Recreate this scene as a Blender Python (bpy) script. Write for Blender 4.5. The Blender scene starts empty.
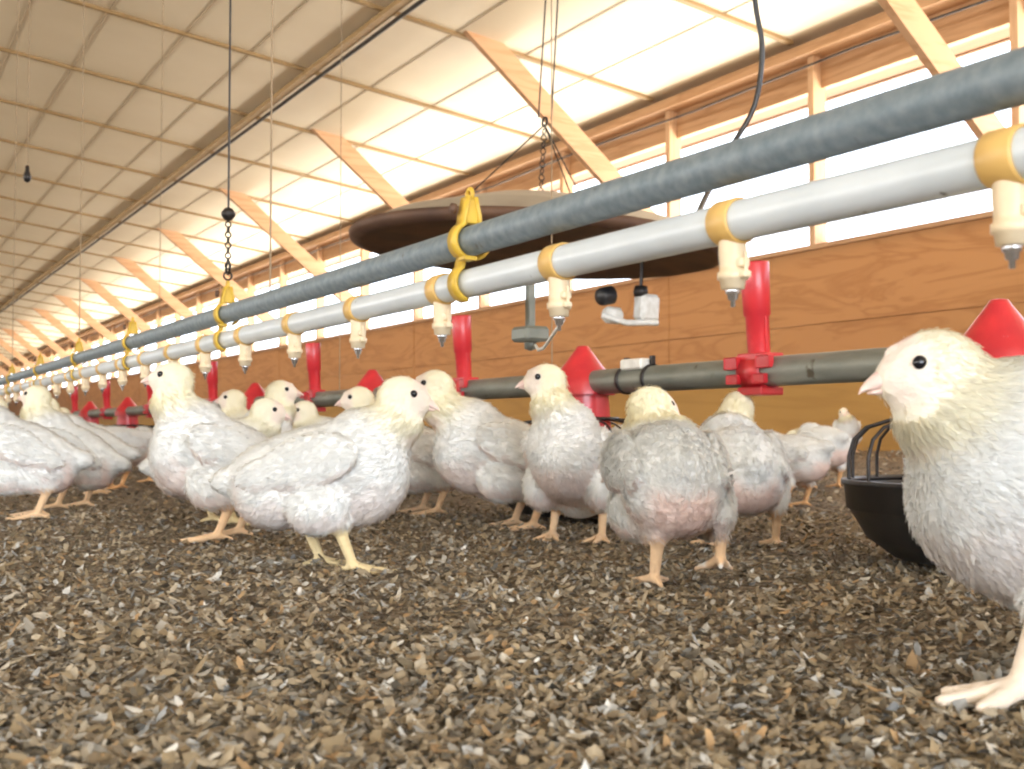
import bpy, math, random
import numpy as np
from mathutils import Vector, Matrix
PI = math.pi
random.seed(7)
rng = np.random.default_rng(11)
scene = bpy.context.scene
COL = scene.collection

# ------------------------------------------------------------------ camera
cam_d = bpy.data.cameras.new('camera')
cam = bpy.data.objects.new('camera', cam_d); COL.objects.link(cam)
cam_d.sensor_width = 36.0
cam_d.lens = 40.43
cam_d.clip_start = 0.02
cam_d.dof.use_dof = True
cam_d.dof.focus_distance = 1.25
cam_d.dof.aperture_fstop = 16
cam_d.clip_end = 400
cam.location = (0, 0, 0.16)
cam.rotation_euler = (math.radians(90 + 2.22), 0, math.radians(-30.2))
scene.camera = cam
scene.cycles.filter_width = 2.2      # the photograph is slightly soft

# ------------------------------------------------------------------ colour management
scene.view_settings.view_transform = 'Standard'
scene.view_settings.look = 'None'
scene.view_settings.gamma = 1
scene.view_settings.use_curve_mapping = False
scene.view_settings.exposure = 0.0

# ------------------------------------------------------------------ daylight outside
world = bpy.data.worlds.new('hazy_daylight'); scene.world = world
world.use_nodes = True
wn = world.node_tree; wn.nodes.clear()
wo = wn.nodes.new('ShaderNodeOutputWorld'); wb = wn.nodes.new('ShaderNodeBackground')
tc = wn.nodes.new('ShaderNodeTexCoord'); sx = wn.nodes.new('ShaderNodeSeparateXYZ')
rp = wn.nodes.new('ShaderNodeValToRGB')
rp.color_ramp.elements[0].position = 0.49; rp.color_ramp.elements[0].color = (1.0, 0.90, 0.74, 1)   # sunlit dry ground
rp.color_ramp.elements[1].position = 0.51; rp.color_ramp.elements[1].color = (0.80, 0.88, 1.0, 1)   # hazy sky
mp = wn.nodes.new('ShaderNodeMapRange'); mp.inputs[1].default_value = -1; mp.inputs[2].default_value = 1
wn.links.new(tc.outputs['Generated'], sx.inputs[0]); wn.links.new(sx.outputs[2], mp.inputs[0])
wn.links.new(mp.outputs[0], rp.inputs[0]); wn.links.new(rp.outputs[0], wb.inputs[0])
wb.inputs[1].default_value = 5.0
wn.links.new(wb.outputs[0], wo.inputs[0])

def area_light(name, loc, direction, sx_, sy_, power, color, portal=False, spread=PI):
    l = bpy.data.lights.new(name, 'AREA'); l.shape = 'RECTANGLE'; l.size = sx_; l.size_y = sy_
    l.energy = power; l.color = color; l.spread = spread
    o = bpy.data.objects.new(name, l); COL.objects.link(o)
    o.location = loc
    o.rotation_euler = Vector(direction).to_track_quat('-Z', 'Y').to_euler()
    if portal: l.cycles.is_portal = True
    return o
WX = 4.39            # inner face of the side wall
LX = -7.6            # opposite wall
Y0, Y1 = -6.0, 62.0
# daylight comes through the long side openings
area_light('side_opening_portal', (WX + 0.12, 10, 1.53), (-1, 0, 0), 36, 0.84, 1, (1, 1, 1), True)
area_light('added_rear_fill', (-1.2, Y0 + 0.05, 1.35), (0.12, 1, -0.1), 5.0, 2.2, 400, (0.84, 0.92, 1.0))  # unseen fill light added behind the camera to brighten the foreground
area_light('opposite_opening_daylight', (LX + 0.05, 8, 1.55), (1, 0, 0.0), 28, 0.85, 620, (1.0, 0.95, 0.86))
area_light('sunlit_yard_bounce', (WX + 1.3, 12, 0.35), (-1.0, 0, 0.95), 40, 1.0, 1900, (1.0, 0.96, 0.89))

# ------------------------------------------------------------------ helpers
def tag(o, label=None, cat=None, group=None, kind=None):
    if label: o['label'] = label
    if cat: o['category'] = cat
    if group: o['group'] = group
    if kind: o['kind'] = kind
    return o

def empty(name, loc=(0, 0, 0), rz=0.0):
    o = bpy.data.objects.new(name, None); COL.objects.link(o)
    o.location = loc; o.rotation_euler = (0, 0, rz); o.empty_display_size = 0.05
    return o

def smooth_path(P, k=5):
    P = [Vector(p) for p in P]; Q = [P[0]*2 - P[1]] + P + [P[-1]*2 - P[-2]]; out = []
    for i in range(1, len(Q)-2):
        for j in range(k):
            t = j/k; a, b_, c, d = Q[i-1], Q[i], Q[i+1], Q[i+2]
            out.append(.5*((2*b_) + (c-a)*t + (2*a-5*b_+4*c-d)*t*t + (3*b_-a-3*c+d)*t**3))
    out.append(P[-1]); return out

class MB:
    def __init__(s): s.v = []; s.f = []; s.sm = []
    def add(s, vs, fs, smooth=False):
        n = len(s.v); s.v += [tuple(p) for p in vs]; s.f += [tuple(n + i for i in f) for f in fs]; s.sm += [smooth] * len(fs)
        return s
    def box(s, lo, hi, M=None, bev=0.0):
        (x0, y0, z0), (x1, y1, z1) = lo, hi
        if bev <= 0:
            vs = [(x0,y0,z0),(x1,y0,z0),(x1,y1,z0),(x0,y1,z0),(x0,y0,z1),(x1,y0,z1),(x1,y1,z1),(x0,y1,z1)]
            fs = [(3,2,1,0),(4,5,6,7),(0,1,5,4),(1,2,6,5),(2,3,7,6),(3,0,4,7)]
        else:
            b = bev
            def ring(z, i): return [(x0+i,y0+b,z),(x0+b,y0+i,z),(x1-b,y0+i,z),(x1-i,y0+b,z),(x1-i,y1-b,z),(x1-b,y1-i,z),(x0+b,y1-i,z),(x0+i,y1-b,z)]
            vs = ring(z0, b) + ring(z0+b, 0) + ring(z1-b, 0) + ring(z1, b)
            fs = [tuple(range(7,-1,-1)), tuple(range(24,32))]
            for r in range(3):
                for k in range(8):
                    fs.append((r*8+k, r*8+(k+1)%8, (r+1)*8+(k+1)%8, (r+1)*8+k))
        if M is not None: vs = [M @ Vector(p) for p in vs]
        return s.add(vs, fs)
    def tube(s, pts, r, n=10, caps=True, smooth=True):
        pts = [Vector(p) for p in pts]
        rs = r if isinstance(r, (list, tuple)) else [r] * len(pts)
        vs = []; up = None
        for i, p in enumerate(pts):
            t = (pts[min(i+1, len(pts)-1)] - pts[max(i-1, 0)]).normalized()
            if up is None:
                up = Vector((0,0,1)) if abs(t.z) < 0.9 else Vector((1,0,0))
            a = t.cross(up).normalized(); b = a.cross(t).normalized(); up = b
            for k in range(n):
                th = 2*PI*k/n
                vs.append(p + a*(rs[i]*math.cos(th)) + b*(rs[i]*math.sin(th)))
        fs = []
        for i in range(len(pts)-1):
            for k in range(n):
                fs.append((i*n+k, i*n+(k+1)%n, (i+1)*n+(k+1)%n, (i+1)*n+k))
        s.add(vs, fs, smooth)
        if caps:
            m = len(pts)-1
            s.add(vs[:n], [tuple(range(n-1,-1,-1))]); s.add(vs[m*n:], [tuple(range(n))])
        return s
    def lathe(s, prof, n=32, M=None, smooth=True, close=False):
        vs = []
        for (r, z) in prof:
            for k in range(n):
                th = 2*PI*k/n; vs.append((r*math.cos(th), r*math.sin(th), z))
        fs = []
        m = len(prof)
        for i in range(m if close else m-1):
            for k in range(n):
                fs.append((i*n+k, i*n+(k+1)%n, ((i+1)%m)*n+(k+1)%n, ((i+1)%m)*n+k))
        if M is not None: vs = [M @ Vector(p) for p in vs]
        return s.add(vs, fs, smooth)
    def prism(s, poly, y0, y1, M=None):
        """poly in local x,z extruded along y"""
        n = len(poly)
        vs = [(x, y0, z) for x, z in poly] + [(x, y1, z) for x, z in poly]
        fs = [tuple(range(n)), tuple(range(2*n-1, n-1, -1))]
        for k in range(n): fs.append((k, k+n, (k+1)%n+n, (k+1)%n))
        if M is not None: vs = [M @ Vector(p) for p in vs]
        return s.add(vs, fs)
    def ring(s, c, R, r, axis='x', n=16, m=8):
        vs = []; fs = []
        for i in range(n):
            a = 2*PI*i/n
            for j in range(m):
                b = 2*PI*j/m; q = R + r*math.cos(b)
                p = {'x': (r*math.sin(b), q*math.cos(a), q*math.sin(a)), 'y': (q*math.cos(a), r*math.sin(b), q*math.sin(a)), 'z': (q*math.cos(a), q*math.sin(a), r*math.sin(b))}[axis]
                vs.append((c[0]+p[0], c[1]+p[1], c[2]+p[2]))
        for i in range(n):
            for j in range(m):
                fs.append((i*m+j, ((i+1)%n)*m+j, ((i+1)%n)*m+(j+1)%m, i*m+(j+1)%m))
        return s.add(vs, fs, True)
    def mesh(s, name, mat):
        me = bpy.data.meshes.new(name); me.from_pydata(s.v, [], s.f)
        me.polygons.foreach_set('use_smooth', s.sm)
        me.materials.append(mat); me.update()
        return me
    def build(s, name, mat, parent=None, loc=None):
        o = bpy.data.objects.new(name, s.mesh(name, mat)); COL.objects.link(o)
        if parent: o.parent = parent
        if loc: o.location = loc
        return o

def dup(root, loc, rz=None, label=None, scale=None):
    r = root.copy(); COL.objects.link(r); r.location = loc
    if rz is not None: r.rotation_euler = (0, 0, rz)
    if scale: r.scale = (scale,)*3
    if label: r['label'] = label
    for ch in list(root.children):
        c = ch.copy(); COL.objects.link(c); c.parent = r
        for g in list(ch.children):
            d = g.copy(); COL.objects.link(d); d.parent = c
    return r

# ------------------------------------------------------------------ materials
def mat(name, c1, c2=None, rough=0.6, metal=0.0, nscale=20, ndist=0.0, bump=0.0, bscale=60, stretch=(1,1,1), coat=0, detail=5, lo=0.35, hi=0.65, spots=None, trans=0):
    m = bpy.data.materials.new(name); m.use_nodes = True
    nt = m.node_tree; b = nt.nodes['Principled BSDF']
    b.inputs['Roughness'].default_value = rough; b.inputs['Metallic'].default_value = metal
    b.inputs['Base Color'].default_value = (*c1, 1)
    if coat: b.inputs['Coat Weight'].default_value = coat; b.inputs['Coat Roughness'].default_value = .15
    t = nt.nodes.new('ShaderNodeTexCoord'); mpn = nt.nodes.new('ShaderNodeMapping')
    mpn.inputs['Scale'].default_value = stretch
    nt.links.new(t.outputs['Object'], mpn.inputs[0])
    if c2:
        n = nt.nodes.new('ShaderNodeTexNoise'); n.inputs['Scale'].default_value = nscale
        n.inputs['Detail'].default_value = detail; n.inputs['Distortion'].default_value = ndist
        r = nt.nodes.new('ShaderNodeValToRGB')
        r.color_ramp.elements[0].position = lo; r.color_ramp.elements[0].color = (*c1, 1)
        r.color_ramp.elements[1].position = hi; r.color_ramp.elements[1].color = (*c2, 1)
        nt.links.new(mpn.outputs[0], n.inputs['Vector']); nt.links.new(n.outputs[0], r.inputs[0])
        out = r.outputs[0]
        if spots:
            n2 = nt.nodes.new('ShaderNodeTexNoise'); n2.inputs['Scale'].default_value = spots[1]; n2.inputs['Detail'].default_value = 3
            r2 = nt.nodes.new('ShaderNodeValToRGB'); r2.color_ramp.elements[0].position = spots[2]; r2.color_ramp.elements[1].position = spots[2]+.06
            mx = nt.nodes.new('ShaderNodeMixRGB'); mx.inputs[2].default_value = (*spots[0], 1)
            nt.links.new(t.outputs['Object'], n2.inputs['Vector']); nt.links.new(n2.outputs[0], r2.inputs[0])
            nt.links.new(r2.outputs[0], mx.inputs[0]); nt.links.new(out, mx.inputs[1]); out = mx.outputs[0]
        nt.links.new(out, b.inputs['Base Color'])
    if bump:
        n = nt.nodes.new('ShaderNodeTexNoise'); n.inputs['Scale'].default_value = bscale; n.inputs['Detail'].default_value = 4
        bp = nt.nodes.new('ShaderNodeBump'); bp.inputs['Strength'].default_value = bump; bp.inputs['Distance'].default_value = 0.01
        nt.links.new(mpn.outputs[0], n.inputs['Vector']); nt.links.new(n.outputs[0], bp.inputs['Height']); nt.links.new(bp.outputs[0], b.inputs['Normal'])
    return m

def wood(name, base, dark, stretch, wscale=3.0, dist=6.0):
    m = bpy.data.materials.new(name); m.use_nodes = True
    nt = m.node_tree; b = nt.nodes['Principled BSDF']; b.inputs['Roughness'].default_value = .65
    t = nt.nodes.new('ShaderNodeTexCoord'); mpn = nt.nodes.new('ShaderNodeMapping'); mpn.inputs['Scale'].default_value = stretch
    n = nt.nodes.new('ShaderNodeTexNoise'); n.inputs['Scale'].default_value = wscale; n.inputs['Detail'].default_value = 6; n.inputs['Distortion'].default_value = dist*.12
    w = nt.nodes.new('ShaderNodeTexNoise'); w.inputs['Scale'].default_value = wscale*7; w.inputs['Detail'].default_value = 3
    add = nt.nodes.new('ShaderNodeMath'); add.operation = 'MULTIPLY_ADD'; add.inputs[1].default_value = .35
    sn = nt.nodes.new('ShaderNodeMath'); sn.operation = 'MULTIPLY'; sn.inputs[1].default_value = 9
    fr = nt.nodes.new('ShaderNodeMath'); fr.operation = 'PINGPONG'; fr.inputs[1].default_value = 1
    r = nt.nodes.new('ShaderNodeValToRGB')
    r.color_ramp.elements[0].position = 0.05; r.color_ramp.elements[0].color = (*dark, 1)
    r.color_ramp.elements[1].position = 0.8; r.color_ramp.elements[1].color = (*base, 1)
    nt.links.new(t.outputs['Object'], mpn.inputs[0]); nt.links.new(mpn.outputs[0], n.inputs['Vector']); nt.links.new(mpn.outputs[0], w.inputs['Vector'])
    nt.links.new(n.outputs[0], sn.inputs[0]); nt.links.new(sn.outputs[0], fr.inputs[0])
    nt.links.new(w.outputs[0], add.inputs[0]); nt.links.new(fr.outputs[0], add.inputs[2])
    nt.links.new(add.outputs[0], r.inputs[0]); nt.links.new(r.outputs[0], b.inputs['Base Color'])
    return m

M_ply = wood('fir_plywood', (.52, .245, .085), (.41, .175, .053), (.35, .45, 2.6), 2.4, 10)
M_base = wood('treated_board', (.42, .225, .05), (.37, .19, .04), (.3, .3, 3), 2.0, 5)
M_pine = wood('pine_lumber', (.66, .40, .23), (.56, .31, .16), (.5, 5, 5), 2.5, 4)
M_pineY = wood('pine_lumber_long', (.50, .29, .15), (.38, .20, .09), (5, .4, 5), 2.5, 4)
M_soff = wood('darkened_soffit', (.19, .085, .028), (.14, .06, .02), (5, .4, 5), 2.5, 4)  # soffit wood darkened in its colour to offset the strong outside light
M_pineZ = wood('pine_stud', (.60, .38, .22), (.50, .28, .14), (5, 5, .5), 2.5, 4)
M_ceil = mat('vapour_sheet', (.80, .69, .515), (.74, .625, .45), .55, nscale=1.3, bump=.25, bscale=3)
M_batten = wood('ceiling_batten', (.38, .25, .115), (.30, .19, .08), (.5, 5, 5), 2.5, 4)
M_galv = mat('galvanised_steel', (.17, .22, .25), (.27, .32, .35), .55, .25, nscale=110, bump=.05, bscale=260, lo=.30, hi=.70, spots=((.12, .12, .12), 38, .70))
M_galvd = mat('dull_feed_tube', (.20, .215, .19), (.29, .30, .265), .5, .5, nscale=40, stretch=(1, .3, 1), spots=((.12, .10, .07), 25, .64))
M_pvc = mat('white_pvc', (.72, .78, .82), (.64, .70, .74), .35, nscale=14, coat=.2, spots=((.10, .10, .10), 62, .735))
M_yel = mat('yellow_plastic', (.68, .45, .05), (.60, .37, .04), .45, nscale=40)
M_sad = mat('tan_plastic', (.76, .49, .16), (.72, .45, .14), .42, nscale=30)
M_sadp = mat('pale_plastic', (.88, .74, .52), (.80, .64, .42), .42, nscale=30)
M_steel = mat('stainless', (.75, .76, .80), None, .22, .9)
M_red = mat('red_plastic', (.62, .028, .035), (.50, .02, .03), .38, nscale=25, coat=.25)
M_blk = mat('black_plastic', (.012, .012, .014), (.03, .028, .027), .42, nscale=30, coat=.1)
M_wire = mat('dark_wire', (.035, .03, .028), None, .4, .5)
M_cord = mat('grey_cord', (.32, .23, .14), None, .8)
M_brood = mat('rusty_brooder_pan', (.09, .05, .035), (.16, .085, .05), .6, .3, nscale=6)
M_broodt = mat('aluminium_canopy', (.55, .50, .42), (.45, .40, .33), .5, .6, nscale=8)
M_outw = mat('bare_wall_paint', (.55, .48, .38), (.48, .42, .33), .8, nscale=3)
M_white = mat('white_fitting', (.85, .84, .80), (.70, .68, .62), .4, nscale=50)

def litter_mat():
    m = bpy.data.materials.new('wood_shaving_litter'); m.use_nodes = True
    nt = m.node_tree; b = nt.nodes['Principled BSDF']; b.inputs['Roughness'].default_value = .95
    t = nt.nodes.new('ShaderNodeTexCoord')
    n = nt.nodes.new('ShaderNodeTexNoise'); n.inputs['Scale'].default_value = 70; n.inputs['Detail'].default_value = 6
    r = nt.nodes.new('ShaderNodeValToRGB')
    r.color_ramp.elements[0].position = .32; r.color_ramp.elements[0].color = (.09, .065, .04, 1)
    r.color_ramp.elements[1].position = .70; r.color_ramp.elements[1].color = (.42, .33, .23, 1)
    e = r.color_ramp.elements.new(.5); e.color = (.22, .165, .105, 1)
    n2 = nt.nodes.new('ShaderNodeTexNoise'); n2.inputs['Scale'].default_value = 110; n2.inputs['Detail'].default_value = 5
    bp = nt.nodes.new('ShaderNodeBump'); bp.inputs['Strength'].default_value = 1; bp.inputs['Distance'].default_value = .02
    nt.links.new(t.outputs['Object'], n.inputs['Vector']); nt.links.new(n.outputs[0], r.inputs[0]); nt.links.new(r.outputs[0], b.inputs['Base Color'])
    nt.links.new(t.outputs['Object'], n2.inputs['Vector']); nt.links.new(n2.outputs[0], bp.inputs['Height']); nt.links.new(bp.outputs[0], b.inputs['Normal'])
    return m
M_litter = litter_mat()

def attr_mat(name, rough=.8, trans=0.0, bump=0.0, sheen=0.0, sss=0.0):
    m = bpy.data.materials.new(name); m.use_nodes = True
    nt = m.node_tree; b = nt.nodes['Principled BSDF']; b.inputs['Roughness'].default_value = rough
    a = nt.nodes.new('ShaderNodeAttribute'); a.attribute_name = 'pigment'
    nt.links.new(a.outputs['Color'], b.inputs['Base Color'])
    b.inputs['Specular IOR Level'].default_value = .25
    if sheen: b.inputs['Sheen Weight'].default_value = sheen; b.inputs['Sheen Roughness'].default_value = .5
    if bump:
        t = nt.nodes.new('ShaderNodeTexCoord'); mpn = nt.nodes.new('ShaderNodeMapping'); mpn.inputs['Scale'].default_value = (.35, 1, 1)
        n = nt.nodes.new('ShaderNodeTexNoise'); n.inputs['Scale'].default_value = 170; n.inputs['Detail'].default_value = 3
        bp = nt.nodes.new('ShaderNodeBump'); bp.inputs['Strength'].default_value = bump; bp.inputs['Distance'].default_value = .004
        nt.links.new(t.outputs['Object'], mpn.inputs[0]); nt.links.new(mpn.outputs[0], n.inputs['Vector']); nt.links.new(n.outputs[0], bp.inputs['Height']); nt.links.new(bp.outputs[0], b.inputs['Normal'])
    if trans:
        tr = nt.nodes.new('ShaderNodeBsdfTranslucent'); mx = nt.nodes.new('ShaderNodeMixShader'); mx.inputs[0].default_value = trans
        nt.links.new(a.outputs['Color'], tr.inputs[0]); nt.links.new(b.outputs[0], mx.inputs[1]); nt.links.new(tr.outputs[0], mx.inputs[2])
        nt.links.new(mx.outputs[0], nt.nodes['Material Output'].inputs[0])
    return m
M_bird = attr_mat('chicken_skin_and_down', .85, 0.0, .5, .15)
M_feather = attr_mat('fluffy_feather', .9, .5)
M_chip = attr_mat('shavings', .9)
M_eye = mat('dark_eye', (.008, .008, .012), None, .12)
M_beak = mat('pink_horn_beak', (.80, .56, .50), (.86, .68, .60), .42, nscale=90)

# ------------------------------------------------------------------ setting
def ceil_z(x):
    return 2.37 - .127 * (x - 3.17) if x > -1.6 else ceil_z(-1.6 - 1e-9 + 1e-6) if False else 2.37 - .127 * (-1.6 - 3.17) + .127 * (x + 1.6)
RX = -1.6
b = MB()
# litter bed: gentle humps, rising a little towards the side wall
xs = np.concatenate([np.linspace(LX, -1.2, 14), np.linspace(-1.0, 3.2, 90), np.linspace(3.3, WX, 10)])
ys = np.concatenate([np.linspace(Y0, .2, 12), np.linspace(.25, 4.5, 90), np.linspace(4.7, 14, 30), np.linspace(15, Y1, 20)])
def floor_z(x, y):
    w = min(1, max(0, (x - 2.2) / 2.0))
    return .055 * w + .004 * math.sin(7.1*x + 1.3*y) * math.sin(5.3*y - 2.2*x) + .003*math.sin(17*x+5*y)*math.sin(13*y+3) - .004
vs = [(x, y, floor_z(x, y)) for y in ys for x in xs]
nx = len(xs)
fs = [(j*nx+i, j*nx+i+1, (j+1)*nx+i+1, (j+1)*nx+i) for j in range(len(ys)-1) for i in range(nx-1)]
b.add(vs, fs, True)
tag(b.build('floor', M_litter), kind='structure')

b = MB()
zc0, zr, zl = ceil_z(WX + .1), ceil_z(RX), 1.61 + .6
zL = zr - .127 * (RX - LX)
b.add([(WX+.1, Y0, zc0), (WX+.1, Y1, zc0), (RX, Y1, zr), (RX, Y0, zr), (LX, Y1, zL), (LX, Y0, zL),
       (WX+.1, Y0, zc0+.1), (WX+.1, Y1, zc0+.1), (RX, Y1, zr+.1), (RX, Y0, zr+.1), (LX, Y1, zL+.1), (LX, Y0, zL+.1)],
      [(0,1,2,3), (3,2,4,5), (9,8,7,6), (11,10,8,9), (0,6,7,1), (4,10,11,5)])
tag(b.build('ceiling', M_ceil), kind='structure')

# right wall: two courses of plywood over a treated board, in panels between studs
b = MB()
STUD = [4.405 + 1.22 * k for k in range(-8, 46)]
for i in range(len(STUD)):
    y0 = STUD[i]; y1 = y0 + 1.218 if i < len(STUD)-1 else Y1
    dz = .002 * ((i * 7) % 3)
    b.box((WX + dz, y0, .47), (WX + .03, y1, .703)); b.box((WX + dz, y0, .709), (WX + .03, y1, 1.10))
b.box((WX + .015, Y0, .40), (WX + .03, Y1, 1.098))
tag(b.build('wall_right', M_ply), kind='structure')
b = MB(); b.box((WX - .012, Y0, -.1), (WX + .03, Y1, .465)); tag(b.build('baseboard_right', M_base), kind='structure')
b = MB(); b.box((WX - .02, Y0, 1.10), (WX + .11, Y1, 1.125)); tag(b.build('trim_1', M_pineY), kind='structure')      # sill cap
b = MB(); b.box((WX + .06, Y0, 1.965), (WX + .11, Y1, zc0)); tag(b.build('trim_2', M_pineY), kind='structure')        # header
b = MB(); b.box((WX - .06, Y0, 2.13), (WX + .06, Y1, 2.185)); tag(b.build('trim_3', M_pineY), kind='structure')       # top plate
b = MB(); b.box((WX + .11, Y0, 2.04), (WX + .44, Y1, 2.06)); b.box((WX+.42, Y0, 2.032), (WX+.45, Y1, 2.16))
tag(b.build('trim_4', M_soff), kind='structure')                                                                   # soffit outside
for k, y in enumerate(STUD):
    b = MB(); b.box((WX + .0, y - .02, 1.12), (WX + .09, y + .02, 2.14))
    tag(b.build('wall_stud', M_pineZ), kind='structure')
# opposite wall and end walls
b = MB(); b.box((LX-.1, Y0, -.1), (LX, Y1, 1.1)); b.box((LX-.1, Y0, 1.95), (LX, Y1, zL+.1)); tag(b.build('wall_left', M_outw), kind='structure')
b = MB(); b.box((LX, Y1, -.1), (WX+.1, Y1+.1, 3.1)); tag(b.build('wall_far', M_outw), kind='structure')
b = MB(); b.box((LX, Y0-.1, -.1), (-4, Y0, 3.1)); b.box((1.6, Y0-.1, -.1), (WX+.1, Y0, 3.1)); b.box((-4, Y0-.1, 2.5), (1.6, Y0, 3.1)); tag(b.build('wall_near', M_outw), kind='structure')  # door gap behind the camera added for light

# ceiling cross battens every half truss bay, thin strings running the length
def slope_board(mb, y, w, t, x0, x1):
    z0, z1 = ceil_z(x0), ceil_z(x1)
    mb.add([(x0, y-w/2, z0-t), (x1, y-w/2, z1-t), (x1, y+w/2, z1-t), (x0, y+w/2, z0-t), (x0, y-w/2, z0+.001), (x1, y-w/2, z1+.001), (x1, y+w/2, z1+.001), (x0, y+w/2, z0+.001)],
           [(3,2,1,0), (4,5,6,7), (0,1,5,4), (1,2,6,5), (2,3,7,6), (3,0,4,7)])
TR0 = 5.70
for k in range(-4, 44):
    b = MB(); y = TR0 + 1.22 * k
    slope_board(b, y, .034, .018, RX + .02, WX - .06)
    tag(b.build('ceiling_batten', M_batten), kind='structure')
for x in [-.9, -.45, 0, .45, .9, 1.3, 1.75, 2.15, 2.95, 3.4, 3.85]:
    b = MB(); z = ceil_z(x) - .004
    b.tube([(x, Y0+.1, z), (x, Y1-.1, z)], .0026, 5)
    tag(b.build('ceiling_string', M_cord), kind='structure')
# board and conduit along the ceiling
b = MB(); z = ceil_z(2.5); b.box((2.50, Y0+.05, z-.04), (2.555, Y1-.05, z-.012)); tag(b.build('ceiling_runner_board', M_batten), kind='structure')
b = MB(); b.tube([(2.585, Y0+.1, ceil_z(2.58)-.04), (2.585, Y1-.1, ceil_z(2.58)-.04)], .013, 8)
tag(b.build('conduit', M_wire), 'dark conduit pipe running along the ceiling beside a tan board', 'conduit')
# knee braces
where = ['nearest pine knee brace, cropped by the top edge at the right', 'broad pine knee brace crossing behind the heater chain',
 'pine knee brace ending over the left end of the round heater', 'pine knee brace just right of the hanging chain and ball',
 'pine knee brace just left of the hanging chain and ball', 'sixth pine knee brace counted from the right', 'seventh pine knee brace counted from the right',
 'eighth pine knee brace counted from the right', 'ninth pine knee brace counted from the right', 'tenth pine knee brace counted from the right']
for k in range(-1, 16):
    y = TR0 - .05 + 2.44 * k
    b = MB()
    A = Vector((3.10, 0, ceil_z(3.10))); B = Vector((WX + .04, 0, 1.30)); d = (B - A).normalized(); n = Vector((-d.z, 0, d.x)) * .065
    c0 = A - n; c1 = A + n
    # cut the top end flush with the ceiling
    def hit(p):
        # move along d until on the ceiling plane
        t = (ceil_z(3.17) - .127*(p.x - 3.17) - p.z) / (d.z + .127*d.x); return p + d*t
    p0, p1 = hit(c0), hit(c1)
    q0, q1 = B - n, B + n
    t0 = (WX - q0.x)/d.x; t1 = (WX - q1.x)/d.x; q0 = q0 + d*t0; q1 = q1 + d*t1
    b.prism([(p0.x, p0.z), (p1.x, p1.z), (q1.x, q1.z), (q0.x, q0.z)], y - .02, y + .02)
    o = b.build('knee_brace', M_pine)
    i = k + 1
    tag(o, where[i] if i < len(where) else 'tiny far pine brace between ceiling and side wall at the distant end', 'brace', 'pine knee braces along the side wall')
# wall cable under the ceiling
b = MB(); pts = [(WX - .07, Y0 + .3 + k*1.22, 2.06 - .02*(k % 2)) for k in range(40)]
b.tube(pts, .006, 6); tag(b.build('wall_cable', M_wire), 'thin dark cable strung along the wall studs below the ceiling', 'cable')

# ------------------------------------------------------------------ nipple drinker line
DX = .492; DZ = .2928; GZ = .3312
b = MB()
pts = [(DX, -1.0 + .5*i, GZ) for i in range(0, 70)]
b.tube(pts, .0136, 28)
tag(b.build('support_tube', M_galv), 'mottled grey galvanised steel tube running above the white water pipe', 'pipe')
b = MB(); b.tube([(DX, -1.0 + .5*i, DZ) for i in range(0, 70)], .0130, 28)
tag(b.build('water_pipe', M_pvc), 'long white plastic water pipe with nipples hanging under the grey steel tube', 'pipe')

def nipple_unit():
    t = empty('drinker_nipple')
    # clamp collar round the pipe (axis along y)
    b = MB()
    R = Matrix.Rotation(PI/2, 4, 'X')
    n = 20
    prof = [(.0131, -.0095), (.0139, -.0105), (.0151, -.0085), (.0151, .0085), (.0139, .0105), (.0131, .0095)]
    b.lathe(prof, 28, R)
    b.build('collar', M_sad, t)
    b = MB()
    b.lathe([(.0088, -.011), (.0090, -.020), (.0084, -.028), (.0084, -.032), (.0098, -.0325), (.0098, -.037), (.0082, -.0375), (.0076, -.043), (.0002, -.0435)], 24)
    b.box((-.004, -.0125, -.030), (.004, -.007, -.024), bev=.001)
    b.box((-.003, -.0150, -.037), (.003, -.008, -.0325), bev=.001)
    b.box((-.0010, -.0140, -.034), (.0010, -.012, -.020), bev=.0004)
    nb = b.build('nipple_body', M_sadp, t)
    b = MB()
    b.lathe([(.0002, -.042), (.0048, -.0425), (.0048, -.046), (.0036, -.0465), (.0032, -.050), (.0016, -.0505), (.0016, -.0545), (.0002, -.0547)], 16)
    b.build('steel_pin', M_steel, nb)
    return t
nip = nipple_unit(); nip.location = (DX, .360, DZ)
tag(nip, 'tan plastic drinker nipple at right edge, nearest and largest on the white pipe', 'drinker', 'drinker nipples along the white pipe')
nl = {1: 'tan drinker nipple directly above the tallest front red tube, second from the right',
      2: 'tan drinker nipple with a thin white hose, third from the right',
      3: 'tan drinker nipple just left of the yellow hanger, above a red tube',
      4: 'tan drinker nipple, fifth from the right, left of the big round heater middle',
      5: 'tan drinker nipple, sixth from the right, above and left of a red tube',
      6: 'tan drinker nipple, seventh from the right, just right of the hanging chain',
      7: 'tan drinker nipple, eighth from the right, just left of the hanging chain'}
ordn = ['ninth', 'tenth', 'eleventh', 'twelfth', 'thirteenth', 'fourteenth', 'fifteenth', 'sixteenth']
for k in range(1, 48):
    lab = nl.get(k) or (('small tan drinker nipple under the far white pipe, ' + ordn[k-8] + ' from the right') if k-8 < len(ordn) else 'tiny distant tan drinker nipple under the far end of the white pipe')
    dup(nip, (DX, .357 + .2068*k, DZ), label=lab)

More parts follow.
